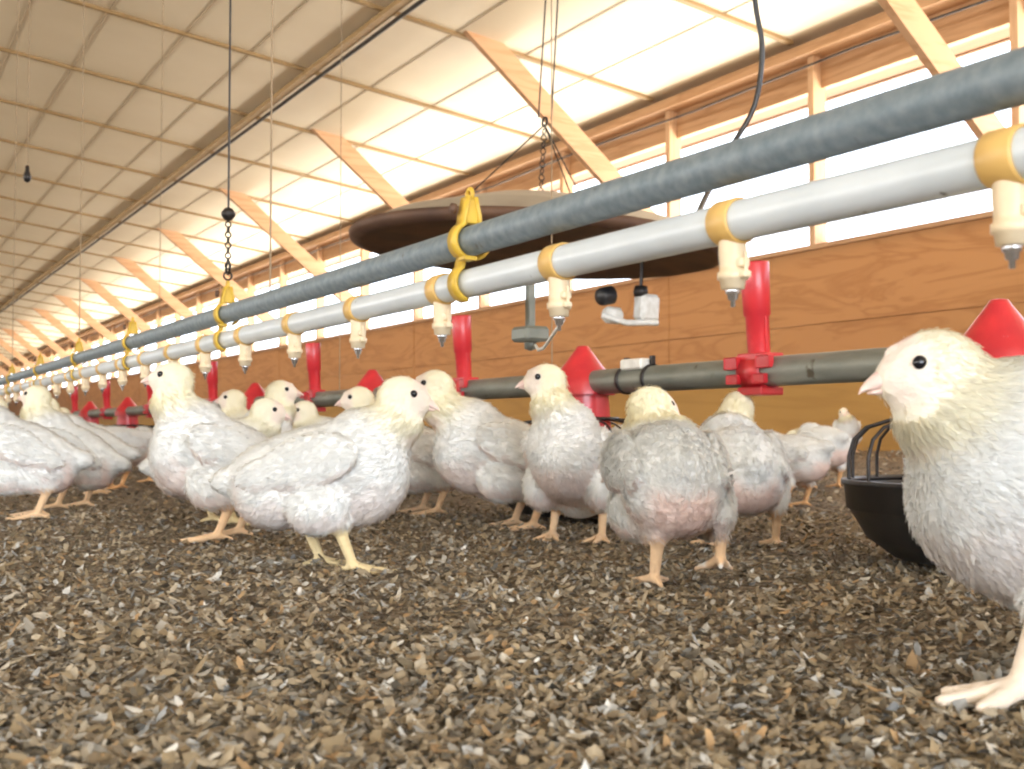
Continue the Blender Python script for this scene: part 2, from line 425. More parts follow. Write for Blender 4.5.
def yellow_hanger():
    t = empty('yellow_hanger')
    b = MB()
    # S-shaped side plate wrapping the camera side of both tubes
    def band(path, y0, y1, th=.0035):
        n = len(path); vs = []; fs = []
        P = [Vector((p[0], 0, p[1])) for p in path]
        for i, p in enumerate(P):
            tg = (P[min(i+1, n-1)] - P[max(i-1, 0)]).normalized(); nn = Vector((tg.z, 0, -tg.x))
            for (yy, s_) in ((y0, 0), (y1, 0), (y1, 1), (y0, 1)):
                q = p + nn*(th*s_); vs.append((q.x, yy, q.z))
        for i in range(n-1):
            for k in range(4): fs.append((i*4+k, i*4+(k+1)%4, (i+1)*4+(k+1)%4, (i+1)*4+k))
        fs += [(3,2,1,0), tuple((n-1)*4+k for k in range(4))]
        b.add(vs, fs, True)
    g = GZ; w = DZ
    path = [(-.002, g+.040-0), (-.004, g+.030), (-.006, g+.022)]
    for a in range(115, 246, 13): path.append((.0160*math.cos(math.radians(a)), g + .0152*math.sin(math.radians(a))))
    path.append((-.0075, (g+w)/2))
    for a in range(125, 256, 13): path.append((.0160*math.cos(math.radians(a)), w + .0152*math.sin(math.radians(a))))
    band(path, -.0075, .0075)
    path2 = [(.002, g+.040), (.004, g+.030), (.006, g+.022)]
    for a in range(65, -66, -13): path2.append((.0160*math.cos(math.radians(a)), g + .0152*math.sin(math.radians(a))))
    band(path2, -.006, .006, -.0035)
    b.box((-.006, -.0045, g+.016), (.006, .0045, g+.040), bev=.001)
    b.box((-.018, -.012, (g+w)/2-.0015), (-.006, -.0345+.010, (g+w)/2+.002), bev=.0006)
    b.ring((0, 0, g+.043), .005, .0022, 'x')
    cb_ = b.build('clip_bracket', M_yel, t)
    b = MB(); b.lathe([(.0002,0),(.005,0),(.005,.004),(.0002,.004)], 8, Matrix.Translation((-.012, .006, g+.030)) @ Matrix.Rotation(-PI/2, 4, 'Y'))
    b.build('bolt', M_brood, cb_)
    return t
yh = yellow_hanger(); yh.location = (DX, .922, 0)
tag(yh, 'yellow plastic hanger clip joining grey tube and white pipe, nearest and largest', 'clip', 'yellow hangers on the drinker line')
for y, lab in ((1.687, 'yellow hanger clip under the hanging chain with the ball'), (2.335, 'yellow hanger clip, third from the right, above the facing-left heads'), (2.93, 'small yellow hanger clip, fourth from the right'),
               (3.56, 'small yellow hanger clip, fifth from the right'), (4.2, 'tiny yellow hanger clip, sixth from the right'), (4.9, 'tiny yellow hanger clip near the far end, seventh from the right')):
    dup(yh, (DX, y, 0), label=lab)

# ------------------------------------------------------------------ feeder line
FX = 1.152; FZ = .243
b = MB(); b.tube([(FX, .2 + .5*i, FZ) for i in range(0, 66)], .0215, 24)
tag(b.build('feed_pipe', M_galvd), 'dull grey feed pipe running low along the row of red feeders', 'pipe')

def tall_tube():
    t = empty('red_drop_tube')
    b = MB()
    M = Matrix.Rotation(math.radians(-3.5), 4, 'Y')
    b.lathe([(.0160, .012), (.0172, .08), (.0195, .083), (.0215, .158), (.0205, .160), (.0190, .158), (.0165, .09), (.0145, .012)], 28, M)
    for sy in (-1, 1): b.box((-.0022, sy*.0148-.003, .02), (.0022, sy*.0148+.003, .085), M)
    b.build('tube', M_red, t)
    b = MB()
    # clamp that straddles the feed pipe
    R = Matrix.Rotation(PI/2, 4, 'X')
    prof = [(.0220, -.022), (.0262, -.023), (.0262, .023), (.0220, .022)]
    b.lathe(prof, 24, R)
    for sy in (-1, 1):
        b.box((-.020, sy*.034-.014, .004), (-.0265, sy*.034+.014, .022), bev=.0015)
        b.box((-.024, sy*.028-.012, -.018), (-.029, sy*.028+.012, -.004), bev=.0015)
    b.box((-.019, -.030, .016), (.019, .030, .027), bev=.002)
    b.box((-.022, -.026, -.034), (.022, .026, -.022), bev=.002)
    b.build('pipe_clamp', M_red, t)
    return t
tt = tall_tube(); tt.location = (FX, 1.262, FZ)
tag(tt, 'tall red plastic tube clamped on the feed pipe, nearest and largest', 'feeder tube', 'tall red tubes on the feed pipe')
for y, lab in ((2.18, 'tall red tube on feed pipe behind the beak of the walking chicken'), (3.08, 'tall red tube, third from the right, above the white backs'),
               (4.11, 'small tall red tube, fourth from the right, left of the small turned head'), (5.06, 'tiny red tube hidden partly by the tall left-facing chicken'), (6.03, 'tiny red tube far at left beside the crowd of chickens'), (6.95, 'tiny red tube at the far left end of the feed pipe')):
    dup(tt, (FX, y, FZ), label=lab)

def pan_feeder():
    t = empty('pan_feeder')
    # black pan
    b = MB()
    b.lathe([(.001, .006), (.085, .006), (.120, .012), (.150, .034), (.166, .062), (.168, .066), (.172, .068), (.1745, .094), (.178, .096), (.1785, .101), (.173, .102), (.168, .094), (.160, .064), (.142, .036), (.112, .018), (.06, .018), (.001, .05)], 64)
    b.build('pan', M_blk, t)
    # red cone
    b = MB()
    n = 26
    b.lathe([(.058, -.022+FZ), (.056, .0+FZ), (.050, .012+FZ), (.014, .060+FZ), (.010, .066+FZ), (.006, .067+FZ), (.006, .058+FZ), (.046, .006+FZ), (.052, -.022+FZ)], n)
    # open side ribs (flared roof faces)
    for s_ in (-1, 1):
        b.box((-.030, s_*.030-.003, FZ-.035), (.030, s_*.030+.003, FZ+.022), bev=.001)
        b.box((s_*.030-.003, -.030, FZ-.035), (s_*.030+.003, .030, FZ+.022), bev=.001)
    cn = b.build('cone', M_red, t)
    b = MB(); b.lathe([(.046, FZ-.022), (.050, .17), (.055, .12), (.060, .075), (.056, .075), (.050, .12), (.045, .17)], 28)
    b.build('drop_barrel', M_red, cn)
    b = MB(); b.ring((0, 0, .178), .062, .004, 'z', 40, 6)
    for k in range(16):
        a = 2*PI*k/16 + .1; c, s_ = math.cos(a), math.sin(a)
        pr = [(.170, .098), (.170, .128), (.164, .148), (.150, .162), (.125, .170), (.062, .178)]
        b.tube([(c*r, s_*r, z) for r, z in pr], .0022, 6)
    b.ring((0, 0, .098), .170, .0028, 'z', 60, 6)
    b.build('grill', M_wire, t)
    return t
pf = pan_feeder(); pf.location = (FX, .861, 0)
tag(pf, 'black pan feeder with wire grill and red cone behind the big chicken at right', 'feeder', 'pan feeders on the feed pipe')
for y, lab in ((1.725, 'black pan feeder with red cone behind the middle chickens'), (2.68, 'pan feeder with red cone behind the head of the walking chicken'), (3.63, 'small pan feeder with red cone, fourth from the right'),
               (4.6, 'small pan feeder behind the tall left-facing chicken'), (5.55, 'tiny pan feeder with red cone at far left'), (6.5, 'tiny pan feeder at the far left end of the row')):
    dup(pf, (FX, y, 0), label=lab)
# white junction clip on the feed pipe
t = empty('pipe_coupling', (FX, 1.555, FZ)); tag(t, 'pale coupling box with dark straps on the feed pipe, left of the tall red tube', 'coupling')
b = MB(); b.box((-.020, -.030, .016), (.012, .030, .034), bev=.003); b.build('housing', M_white, t)
R = Matrix.Rotation(PI/2, 4, 'X')
for yy in (-.036, .036):
    b = MB()
    b.lathe([(.0216, -.003), (.0245, -.003), (.0245, .003), (.0216, .003)], 20, Matrix.Translation((0, yy, 0)) @ R)
    b.box((-.004, yy-.003, .02), (.004, yy+.003, .038))
    b.build('strap', M_wire, t)
# grey bracket with white hose by the third nipple
t = empty('pressure_fitting', (DX+.10, 0.981, 0)); tag(t, 'small grey fitting with white hose hanging beneath the white pipe', 'fitting')
b = MB(); b.box((-.004, -.004, .262), (.004, .004, .305), bev=.001); b.box((-.014, -.016, .247), (.014, .016, .262), bev=.003); b.lathe([(.001,.238),(.006,.24),(.006,.249)], 12)
b.build('bracket', M_galvd, t)
b = MB(); b.tube([(0, -.01, .243), (-.015, -.04, .236), (-.04, -.09, .234), (-.07, -.15, .238), (-.097, -.212, .247)], .0016, 6); b.build('hose', M_white, t)

# ------------------------------------------------------------------ suspension cords
def cord(x, y, z0, z1, r, label, cat='cord', name='ceiling_cord', m=M_cord):
    b = MB(); b.tube([(x, y, z0), (x, y, z1)], r, 6)
    return tag(b.build(name, m), label, cat)
t = empty('suspension_chain', (DX, 1.687, 0)); tag(t, 'dark chain with oval ball and cord holding up the drinker line', 'chain')
b = MB(); b.tube([(0, 0, .485), (0, 0, ceil_z(DX))], .0016, 6); b.build('cord', M_wire, t)
b = MB(); b.lathe([(.0004, .470), (.006, .472), (.0105, .478), (.0105, .483), (.006, .489), (.0004, .491)], 18); b.build('ball', M_wire, t)
b = MB()
z = .470
i = 0
while z > .405:
    b.ring((0, 0, z-.005), .0042, .0012, 'x' if i % 2 else 'y', 12, 6); z -= .0078; i += 1
b.ring((0, 0, .400), .0095, .0018, 'x', 18, 6); b.ring((0, 0, .388), .006, .0016, 'y', 14, 6)
b.build('chain_links', M_wire, t)
cord(DX, 1.49, GZ+.014, ceil_z(DX), .0013, 'thin dark cord just right of the hanging chain, down to the grey tube')
cord(DX, 2.93, GZ+.05, ceil_z(DX), .0014, 'thin cord at left hanging onto the fourth yellow hanger')
cord(DX, 4.2, GZ+.05, ceil_z(DX), .0016, 'thin cord at the left edge beside the dark bulb')
t = empty('hanging_bulb', (DX+.05, 4.3, 1.02)); tag(t, 'small dark bulb hanging on its own cord at the left edge', 'bulb')
b = MB(); b.lathe([(.0004, 0), (.010, .006), (.014, .02), (.010, .036), (.007, .042), (.007, .06), (.0004, .062)], 16); b.build('bulb', M_wire, t)
b = MB(); b.tube([(0, 0, .06), (0, 0, ceil_z(DX+.05)-1.02)], .0015, 6); b.build('cord', M_cord, t)
cord(FX, 4.95, FZ+.02, ceil_z(FX), .0016, 'thin cord in front of the ceiling board, down to the far feed pipe')
cord(FX, 2.90, FZ+.02, ceil_z(FX), .0012, 'thin cord left of the round heater down to the feed pipe')
cord(FX, 1.83, FZ+.02, ceil_z(FX), .0011, 'thin cord right of the heater chain, down to the middle pan feeder')
b = MB(); b.tube(smooth_path([(.80, .915, ceil_z(.8)), (.803, .915, 1.2), (.808, .912, .80), (.822, .905, .62), (.828, .90, .56), (.820, .903, .50), (.795, .91, .455), (.75, .88, .415), (.70, .84, .378), (.62, .76, .335), (.51, .64, .307)]), .0028, 8)
tag(b.build('black_cable', M_blk), 'black electric cable dangling from the ceiling behind the grey tube', 'cable')

# ------------------------------------------------------------------ round brooder heater
t = empty('brooder_heater', (1.965, 3.21, .745)); t.rotation_euler = (.028, .05, 0); tag(t, 'large round dark brooder heater hanging behind the pipes', 'heater')
b = MB(); b.lathe([(.001, .015), (.30, .012), (.50, .004), (.575, -.012), (.612, -.004), (.618, .016), (.610, .026), (.575, .02), (.5, .022)], 72); b.build('burner_dish', M_brood, t)
b = MB(); b.lathe([(.585, .030), (.50, .075), (.36, .115), (.22, .155), (.10, .175), (.001, .18), (.001,.17), (.10,.165), (.22, .145), (.36, .105), (.5, .065), (.575, .022)], 72); b.build('canopy', M_broodt, t)
b = MB()
for k in range(3):
    a = 2*PI*k/3+.3; b.tube([(.3*math.cos(a), .3*math.sin(a), .13), (0, 0, .42)], .0025, 6)
b.ring((0, 0, .43), .015, .004, 'x', 14, 6)
b.build('hanger_rods', M_wire, t)
b = MB(); zt = ceil_z(1.9) - .775
for dx in (-.025, .025):
    b.tube([(dx, 0, .44), (dx*.8, -.0, zt)], .0028, 6)
for i in range(10): b.ring((.0, 0, .20+i*.022), .010, .0022, 'x' if i % 2 else 'y', 10, 5)
b.build('hanging_chain', M_wire, t)
g = MB(); gx, gy = .28, -.20
g.tube([(gx, gy, .0), (gx, gy, -.10)], .006, 8); g.lathe([(.001, -.10), (.02, -.10), (.025, -.12), (.02, -.135), (.001, -.135)], 16, Matrix.Translation((gx, gy, 0)))
g.build('valve_rod', M_wire, t)
g = MB(); g.box((gx-.01, gy-.03, -.215), (gx+.065, gy+.03, -.125), bev=.012); g.lathe([(.001, 0), (.022, 0), (.028, .01), (.028, .05), (.018, .06), (.001, .06)], 18, Matrix.Translation((gx-.10, gy+.05, -.20)) @ Matrix.Rotation(PI/2, 4, 'Y'))
g.tube([(gx-.12, gy+.04, -.205), (gx-.05, gy, -.225), (gx+.06, gy-.02, -.215)], .010, 8)
gv = g.build('gas_valve', M_white, t)
g = MB(); g.lathe([(.001, 0), (.026, 0), (.03, .01), (.03, .05), (.02, .058), (.001, .058)], 20, Matrix.Translation((gx-.12, gy+.06, -.145)) @ Matrix.Rotation(PI/2.4, 4, 'Y'))
g.build('regulator', M_blk, gv)

# ------------------------------------------------------------------ chickens
def smin(a, b, k):
    h = np.clip(.5 + .5*(b - a)/k, 0, 1)
    return b*(1-h) + a*h - k*h*(1-h)

class SDF:
    def __init__(s, P): s.P = P; s.d = np.full(P.shape[0], 9.0, np.float32)
    def ell(s, c, r, k, R=None):
        q = s.P - np.array(c, np.float32)
        if R is not None: q = q @ np.array(R, np.float32)      # columns = local axes
        r = np.array(r, np.float32)
        k0 = np.linalg.norm(q/r, axis=1); k1 = np.linalg.norm(q/(r*r), axis=1) + 1e-9
        s.d = smin(s.d, k0*(k0-1)/k1, k)
    def cap(s, a, b, ra, rb, k):
        a = np.array(a, np.float32); b = np.array(b, np.float32); ba = b - a
        pa = s.P - a
        h = np.clip(pa @ ba / (ba @ ba), 0, 1)
        s.d = smin(s.d, np.linalg.norm(pa - h[:, None]*ba, axis=1) - (ra + (rb - ra)*h), k)

def surface_nets(D, org, h):
    nx, ny, nz = D.shape
    S = D < 0
    cnt = np.zeros((nx-1, ny-1, nz-1), np.int32); acc = np.zeros((nx-1, ny-1, nz-1, 3), np.float32)
    for ax in range(3):
        o = [1 if i == ax else 0 for i in range(3)]
        A = D[:nx-o[0], :ny-o[1], :nz-o[2]]; B = D[o[0]:, o[1]:, o[2]:]
        cr = (A < 0) != (B < 0)
        t = np.where(cr, A/(A-B+1e-12), 0)
        others = [i for i in range(3) if i != ax]
        for u in (0, 1):
            for v in (0, 1):
                off = [0, 0, 0]; off[others[0]] = u; off[others[1]] = v
                sl = tuple(slice(off[i], off[i] + [nx-1, ny-1, nz-1][i]) for i in range(3))
                c = cr[sl]; tt_ = t[sl]
                cnt += c
                for i in range(3):
                    acc[..., i] += np.where(c, tt_ if i == ax else off[i], 0)
    act = cnt > 0
    idx = -np.ones(cnt.shape, np.int64); ii = np.argwhere(act); idx[act] = np.arange(len(ii))
    V = (acc[act]/cnt[act][:, None] + ii) * h + org
    F = []
    for ax in range(3):
        o = [1 if i == ax else 0 for i in range(3)]
        A = D[:nx-o[0], :ny-o[1], :nz-o[2]]; B = D[o[0]:, o[1]:, o[2]:]
        a_in = A < 0; cr = a_in != (B < 0)
        e = np.argwhere(cr); u, v = [(1, 2), (2, 0), (0, 1)][ax]
        e = e[(e[:, u] > 0) & (e[:, v] > 0) & (e[:, u] < [nx, ny, nz][u]-1) & (e[:, v] < [nx, ny, nz][v]-1)]
        def at(du, dv):
            q = e.copy(); q[:, u] -= du; q[:, v] -= dv
            return idx[q[:, 0], q[:, 1], q[:, 2]]
        q = np.stack([at(1, 1), at(0, 1), at(0, 0), at(1, 0)], 1)
        fl = ~a_in[e[:, 0], e[:, 1], e[:, 2]]
        q[fl] = q[fl][:, ::-1]
        F.append(q)
    return V, np.concatenate(F)

WHITE = np.array([.88, .88, .86]); YEL = np.array([.90, .84, .64]); PINK = np.array([.83, .64, .57]); LEG = np.array([.80, .55, .33]); FACE = np.array([.86, .72, .64])

def sstep(a, b, x): t = np.clip((x-a)/(b-a), 0, 1); return t*t*(3-2*t)

def bird_mesh(name, head=(.118, 0, .203), hyaw=0, hpitch=0, feet=((.012, .036, 0), (-.006, -.036, 0)), pitch=8, res=.0026, nfeather=9000,
              flen=.009, wing_drop=0, toe_yaw=(0, 0), legc=None, bare=1.0, hi=False, yellow=1.0, seed=1, squat=0.0, rear=1.0, tail=.004, tx=-.104, tk=1.0):
    """bird in its own frame: x forward, z up, soles at z=0. returns (mesh, head centre, head rotation)"""
    r_ = np.random.default_rng(seed)
    head = np.array(head, float)
    lo = np.array([min(-.155, head[0]-.05), min(-.075, head[1]-.05), -.006]); hi_ = np.array([max(.12, head[0]+.05), max(.075, head[1]+.05), max(.19, head[2]+.045)])
    n = np.ceil((hi_-lo)/res).astype(int)+1
    g = np.stack(np.meshgrid(*[lo[i] + res*np.arange(n[i]) for i in range(3)], indexing='ij'), -1).reshape(-1, 3).astype(np.float32)
    Rp = np.array(Matrix.Rotation(math.radians(-pitch), 3, 'Y'))
    s = SDF(g)
    T = lambda x, y, z: tuple(Rp @ np.array([x, y, z-.11-squat]) + np.array([0, 0, .11-squat*0]))
    def T(x, y, z): return tuple(Rp @ np.array([x, y, z-.11]) + np.array([0, 0, .11-squat]))
    s.ell(T(-.002, 0, .114), (.090, .055, .053), .02, Rp)
    s.ell(T(.056, 0, .112), (.046, .048, .052), .025, Rp)
    s.ell(T(-.052, 0, .099), (.048*rear, .049, .043), .02, Rp)
    s.ell(T(.035, 0, .085), (.055, .036, .040), .02, Rp)
    s.cap(T(-.070, 0, .122), T(tx, 0, .128+tail), .026, .014, .02)      # tail stub
    s.ell(T(tx-.002, 0, .128+tail), (.017, .015, .009), .012, Rp)
    # neck
    N0 = np.array(T(.060, 0, .142)); H = head
    mid = (N0*.45 + H*.55) + np.array([.012 if H[2] > .16 else 0, 0, -.006])
    s.cap(N0, mid, .037, .0245, .022); s.cap(mid, H - np.array([.005, 0, .004]), .0245, .0205, .016)
    Rh = np.array(Matrix.Rotation(math.radians(hyaw), 3, 'Z') @ Matrix.Rotation(math.radians(hpitch), 3, 'Y'))
    hp = lambda x, y, z: tuple(H + Rh @ np.array([x, y, z]))
    s.ell(hp(-.003, 0, 0), (.0275, .0205, .0235), .010, Rh)
    s.ell(hp(.014, 0, -.003), (.0175, .0120, .0135), .010, Rh)
    s.ell(hp(.006, 0, -.011), (.014, .010, .008), .006, Rh)
    s.ell(hp(.014, 0, .0135), (.010, .0022, .0046), .003, Rh)           # small comb
    # thighs, shanks, toes
    for i, sy in enumerate((1, -1)):
        f = feet[i]; fx, fy, fz = f
        hip = np.array(T(-.004, sy*.018 + fy*.5, .088))
        hock = np.array([fx - .024, fy*.95, fz + .054])
        tz = (hip*.55 + hock*.45)
        s.ell(tuple(hip + np.array([.004, sy*.007, -.006])), (.037, .021, .037), .006)
        s.cap(hip + np.array([.010, sy*.006, -.014]), hock + np.array([.003, 0, .001]), .0245, .0115, .012)
        ank = np.array([fx - .006, fy, fz + .010])
        s.cap(hock, ank, .0074*tk, .0052*tk, .005)
        ty = toe_yaw[i]
        for a, L in ((-34, .034), (0, .042), (32, .034)):
            aa = math.radians(a + ty); e = np.array([fx + L*math.cos(aa), fy + L*math.sin(aa), max(fz*.6, 0) + .0035])
            m_ = (ank + e)/2 + np.array([0, 0, -.0012]); s.cap(ank, m_, .0048*tk, .0038*tk, .002); s.cap(m_, e, .0038*tk, .0024*tk, .002)
        aa = math.radians(180 + ty + 12*sy); e = np.array([fx - .006 + .020*math.cos(aa), fy + .018*math.sin(aa), fz + .004]); s.cap(ank, e, .0046, .0026, .003)
    body_d = s.d.copy()
    # folded wings
    Rws = []
    for sy in (1, -1):
        Rw = np.array(Matrix.Rotation(math.radians(-pitch - 4 + wing_drop), 3, 'Y') @ Matrix.Rotation(math.radians(sy*4), 3, 'Z') @ Matrix.Rotation(math.radians(sy*13), 3, 'X'))
        s.ell(T(.000, sy*.0510, .127), (.056, .0110, .030), .003, Rw)
        s.ell(T(-.034, sy*.0475, .123), (.052, .0090, .020), .003, Rw)
    D = s.d.reshape(n).astype(np.float32)
    V, F = surface_nets(D, lo, res)
    V[:, 2] = np.maximum(V[:, 2], .0)
    # vertex normals
    fn = np.cross(V[F[:, 2]] - V[F[:, 0]], V[F[:, 3]] - V[F[:, 1]])
    N = np.zeros_like(V)
    for k in range(4): np.add.at(N, F[:, k], fn)
    N /= np.linalg.norm(N, axis=1)[:, None] + 1e-12
    # ---- pigment
    dh = np.linalg.norm(V - H, axis=1)
    HL = (V - H) @ Rh
    # distance along neck
    ax = H - N0; tN = ((V - N0) @ ax)/(ax @ ax)
    dn = np.linalg.norm(V - N0 - np.clip(tN, 0, 1)[:, None]*ax, axis=1)
    yel = sstep(.15, .7, tN)*sstep(.055, .035, dn)*yellow
    yel = np.maximum(yel, sstep(.034, .022, dh)*.9*yellow)
    C = WHITE[None]*(1-yel[:, None]) + YEL[None]*yel[:, None]
    face = sstep(.002, .014, HL[:, 0])*sstep(.034, .026, dh)
    C = C*(1-face[:, None]*.75) + FACE[None]*face[:, None]*.75
    comb = (np.abs(HL[:, 1]) < .004)*sstep(.0155, .018, HL[:, 2])*(HL[:, 0] > .006)*(dh < .032)
    C = C*(1-comb[:, None]*.7) + PINK[None]*comb[:, None]*.7
    # bare pink belly and vent
    dt = np.linalg.norm(V - np.array(T(tx, 0, .128+tail)), axis=1)
    nz_ = np.sin(V[:, 0]*190 + seed)*np.sin(V[:, 1]*170)*np.sin(V[:, 2]*210)*.25
    isl = V[:, 2] < (.058)
    under = sstep(.25, .75, -N[:, 2] + .15 + nz_*.5)*(V[:, 2] > .05)
    rear_ = sstep(-.045, -.085, V[:, 0])*sstep(.122, .095, V[:, 2])*sstep(.046, .020, np.abs(V[:, 1]))
    b_ = np.clip(np.maximum(under*.6, rear_*sstep(.4, -.1, N[:, 2])) + nz_*.2, 0, 1)*sstep(.022, .042, dt)*bare*.8*(dh > .045)
    C = C*(1-b_[:, None]) + PINK[None]*b_[:, None]
    LEGC = np.array(legc) if legc is not None else LEG
    lg = sstep(.062, .046, V[:, 2])*1.0
    # feathers of the belly can be low: only near legs
    dl = np.full(len(V), 9.0)
    for f in feet:
        a = np.array([f[0]-.024, f[1]*.95, f[2]+.058]); e = np.array([f[0]-.004, f[1], f[2]+.0]); ba = e-a
        h_ = np.clip((V-a) @ ba/(ba @ ba), 0, 1); dl = np.minimum(dl, np.linalg.norm(V-a-h_[:, None]*ba, axis=1))
    lg = np.maximum(sstep(.022, .014, dl)*sstep(.058+0*dl, .044, V[:, 2]), sstep(.024, .016, V[:, 2]))
    C = C*(1-lg[:, None]) + LEGC[None]*lg[:, None]
    # ---- feather barbs
    area = np.linalg.norm(fn, axis=1)
    fc = V[F].mean(1); fN = N[F].mean(1); fN /= np.linalg.norm(fN, axis=1)[:, None]
    fl_ = lg[F].mean(1); fb = b_[F].mean(1); fd = np.linalg.norm(fc-H, axis=1)
    fHL = (fc - H) @ Rh
    faceF = (fHL[:, 0] > .006)*(fd < .034)
    w = area*(fc[:, 2] > .040)*np.clip(1-fl_*1.5, 0, 1)*(1-.8*np.clip(fb, 0, 1))*(1-faceF*.95)
    w /= w.sum()
    pick = r_.choice(len(F), nfeather, p=w)
    P = fc[pick] + r_.normal(0, res*.4, (nfeather, 3)); n_ = fN[pick]
    near_neck = sstep(.1, .5, ((P-N0) @ ax)/(ax @ ax))*(np.linalg.norm(P-N0-np.clip(((P-N0) @ ax)/(ax @ ax), 0, 1)[:, None]*ax, axis=1) < .05)
    flow = np.array([-1, 0, -.30])[None]*(1-near_neck[:, None]) + (-(ax/np.linalg.norm(ax)) + np.array([-.35, 0, 0]))[None]*near_neck[:, None]
    low = sstep(.1, .06, P[:, 2]); flow = flow*(1-low[:, None]*.6) + np.array([-.3, 0, -1.0])[None]*low[:, None]*.6
    flow = flow + r_.normal(0, .28, (nfeather, 3))
    flow -= (flow*n_).sum(1)[:, None]*n_; flow /= np.linalg.norm(flow, axis=1)[:, None]+1e-9
    hd = sstep(.034, .026, np.linalg.norm(P-H, axis=1))
    L = flen*r_.uniform(.6, 1.35, nfeather)*(1-.55*hd); W = L*r_.uniform(.07, .14, nfeather)
    wingf = (np.abs(P[:, 1]) > .050)*(np.abs(P[:, 2]-.125+squat) < .035)*(np.abs(P[:, 0]+.015) < .075)*(r_.random(nfeather) < .5)
    L = np.where(wingf, L*1.5, L); W = np.where(wingf, L*.20, W)
    side = np.cross(n_, flow)
    lift = r_.uniform(.05, .26, nfeather)*np.where(wingf, .35, 1)
    tip = P + flow*L[:, None] + n_*(lift*L)[:, None]
    root = P - n_*.0008; m1 = P + flow*(L*.45)[:, None] + n_*(lift*L*.55)[:, None]
    FV = np.stack([root, m1 - side*W[:, None], tip, m1 + side*W[:, None]], 1).reshape(-1, 3)
    FF = np.arange(nfeather*4).reshape(-1, 4) + len(V)
    cb = C[F[pick]].mean(1)
    cb = cb*(1-.0) ; cb = cb*(r_.uniform(.93, 1.06, nfeather)[:, None])
    FC = np.repeat(np.clip(cb, 0, .93), 4, 0)
    FN = np.repeat(n_*.85 + flow*.0 + r_.normal(0, .10, (nfeather, 3)), 4, 0); FN /= np.linalg.norm(FN, axis=1)[:, None]
    VV = np.concatenate([V, FV]); QQ = np.concatenate([F, FF]); CC = np.concatenate([C, FC]); NN = np.concatenate([N, FN])
    me = bpy.data.meshes.new(name)
    me.vertices.add(len(VV)); me.vertices.foreach_set('co', VV.astype(np.float32).ravel())
    me.loops.add(len(QQ)*4); me.loops.foreach_set('vertex_index', QQ.astype(np.int32).ravel())
    me.polygons.add(len(QQ)); me.polygons.foreach_set('loop_start', (np.arange(len(QQ))*4).astype(np.int32)); me.polygons.foreach_set('loop_total', np.full(len(QQ), 4, np.int32))
    me.polygons.foreach_set('use_smooth', np.ones(len(QQ), bool))
    me.update(calc_edges=True)
    at = me.attributes.new('pigment', 'FLOAT_COLOR', 'POINT')
    at.data.foreach_set('color', np.concatenate([CC, np.ones((len(CC), 1))], 1).astype(np.float32).ravel())
    me.normals_split_custom_set_from_vertices([tuple(x) for x in NN.tolist()])
    me.materials.append(M_bird); me.materials.append(M_feather)
    me.polygons.foreach_set('material_index', np.concatenate([np.zeros(len(F), np.int32), np.ones(nfeather, np.int32)]))
    return me, H, Rh

def beak_mesh():
    b = MB()
    n = 14
    prof = [(-.004, .0094, .0105, 0), (.002, .0084, .0094, 0), (.008, .0062, .0070, -.0006), (.014, .0034, .0042, -.0022), (.018, .0016, .0022, -.0042), (.0198, .0004, .0005, -.0060)]
    vs = []; fs = []
    for (x, ry, rz, dz) in prof:
        for k in range(n):
            a = 2*PI*k/n; z = rz*math.sin(a); z = z*.55 if z < 0 else z
            vs.append((x, ry*math.cos(a), z + dz))
    for i in range(len(prof)-1):
        for k in range(n): fs.append((i*n+k, i*n+(k+1)%n, (i+1)*n+(k+1)%n, (i+1)*n+k))
    fs.append(tuple((len(prof)-1)*n+k for k in range(n)))
    b.add(vs, fs, True)
    prof = [(-.004, .0070, .0045, -.0035), (.004, .0056, .0034, -.0046), (.010, .0034, .0022, -.0052), (.0145, .0008, .0008, -.0056)]
    vs = []; fs = []
    for (x, ry, rz, dz) in prof:
        for k in range(n):
            a = 2*PI*k/n; vs.append((x, ry*math.cos(a), rz*math.sin(a)*(1 if math.sin(a) < 0 else .5) + dz))
    for i in range(len(prof)-1):
        for k in range(n): fs.append((i*n+k, i*n+(k+1)%n, (i+1)*n+(k+1)%n, (i+1)*n+k))
    fs.append(tuple((len(prof)-1)*n+k for k in range(n)))
    b.add(vs, fs, True)
    return b.mesh('beak', M_beak)
BEAK = beak_mesh()
eb = MB(); eb.lathe([(.00001 if i in (0, 10) else .0043*math.sin(PI*i/10), .0043*math.cos(PI*i/10)) for i in range(11)], 16)
EYE = eb.mesh('eye', M_eye)
GRP = 'white broiler chickens standing on the litter'
def chicken(loc, deg, label, scale=1.0, **kw):
    """deg: heading of the bird, 0 = world +x"""
    t = empty('chicken', (loc[0], loc[1], loc[2]-.003), math.radians(deg)); t.scale = (scale,)*3
    me, H, Rh = bird_mesh('body', **kw)
    o = bpy.data.objects.new('body', me); COL.objects.link(o); o.parent = t
    M = Matrix(Rh.tolist()).to_4x4(); M.translation = Vector(H.tolist())
    k = bpy.data.objects.new('beak', BEAK); COL.objects.link(k); k.parent = t; k.matrix_local = M @ Matrix.Translation((.0225, 0, -.0035))
    for sy in (1, -1):
        e = bpy.data.objects.new('eye', EYE); COL.objects.link(e); e.parent = t
        e.matrix_local = M @ Matrix.Translation((.0105, sy*.0184, .0050)) @ Matrix.Diagonal((1, .75, 1, 1))
    tag(t, label, 'chicken', GRP)
    return t

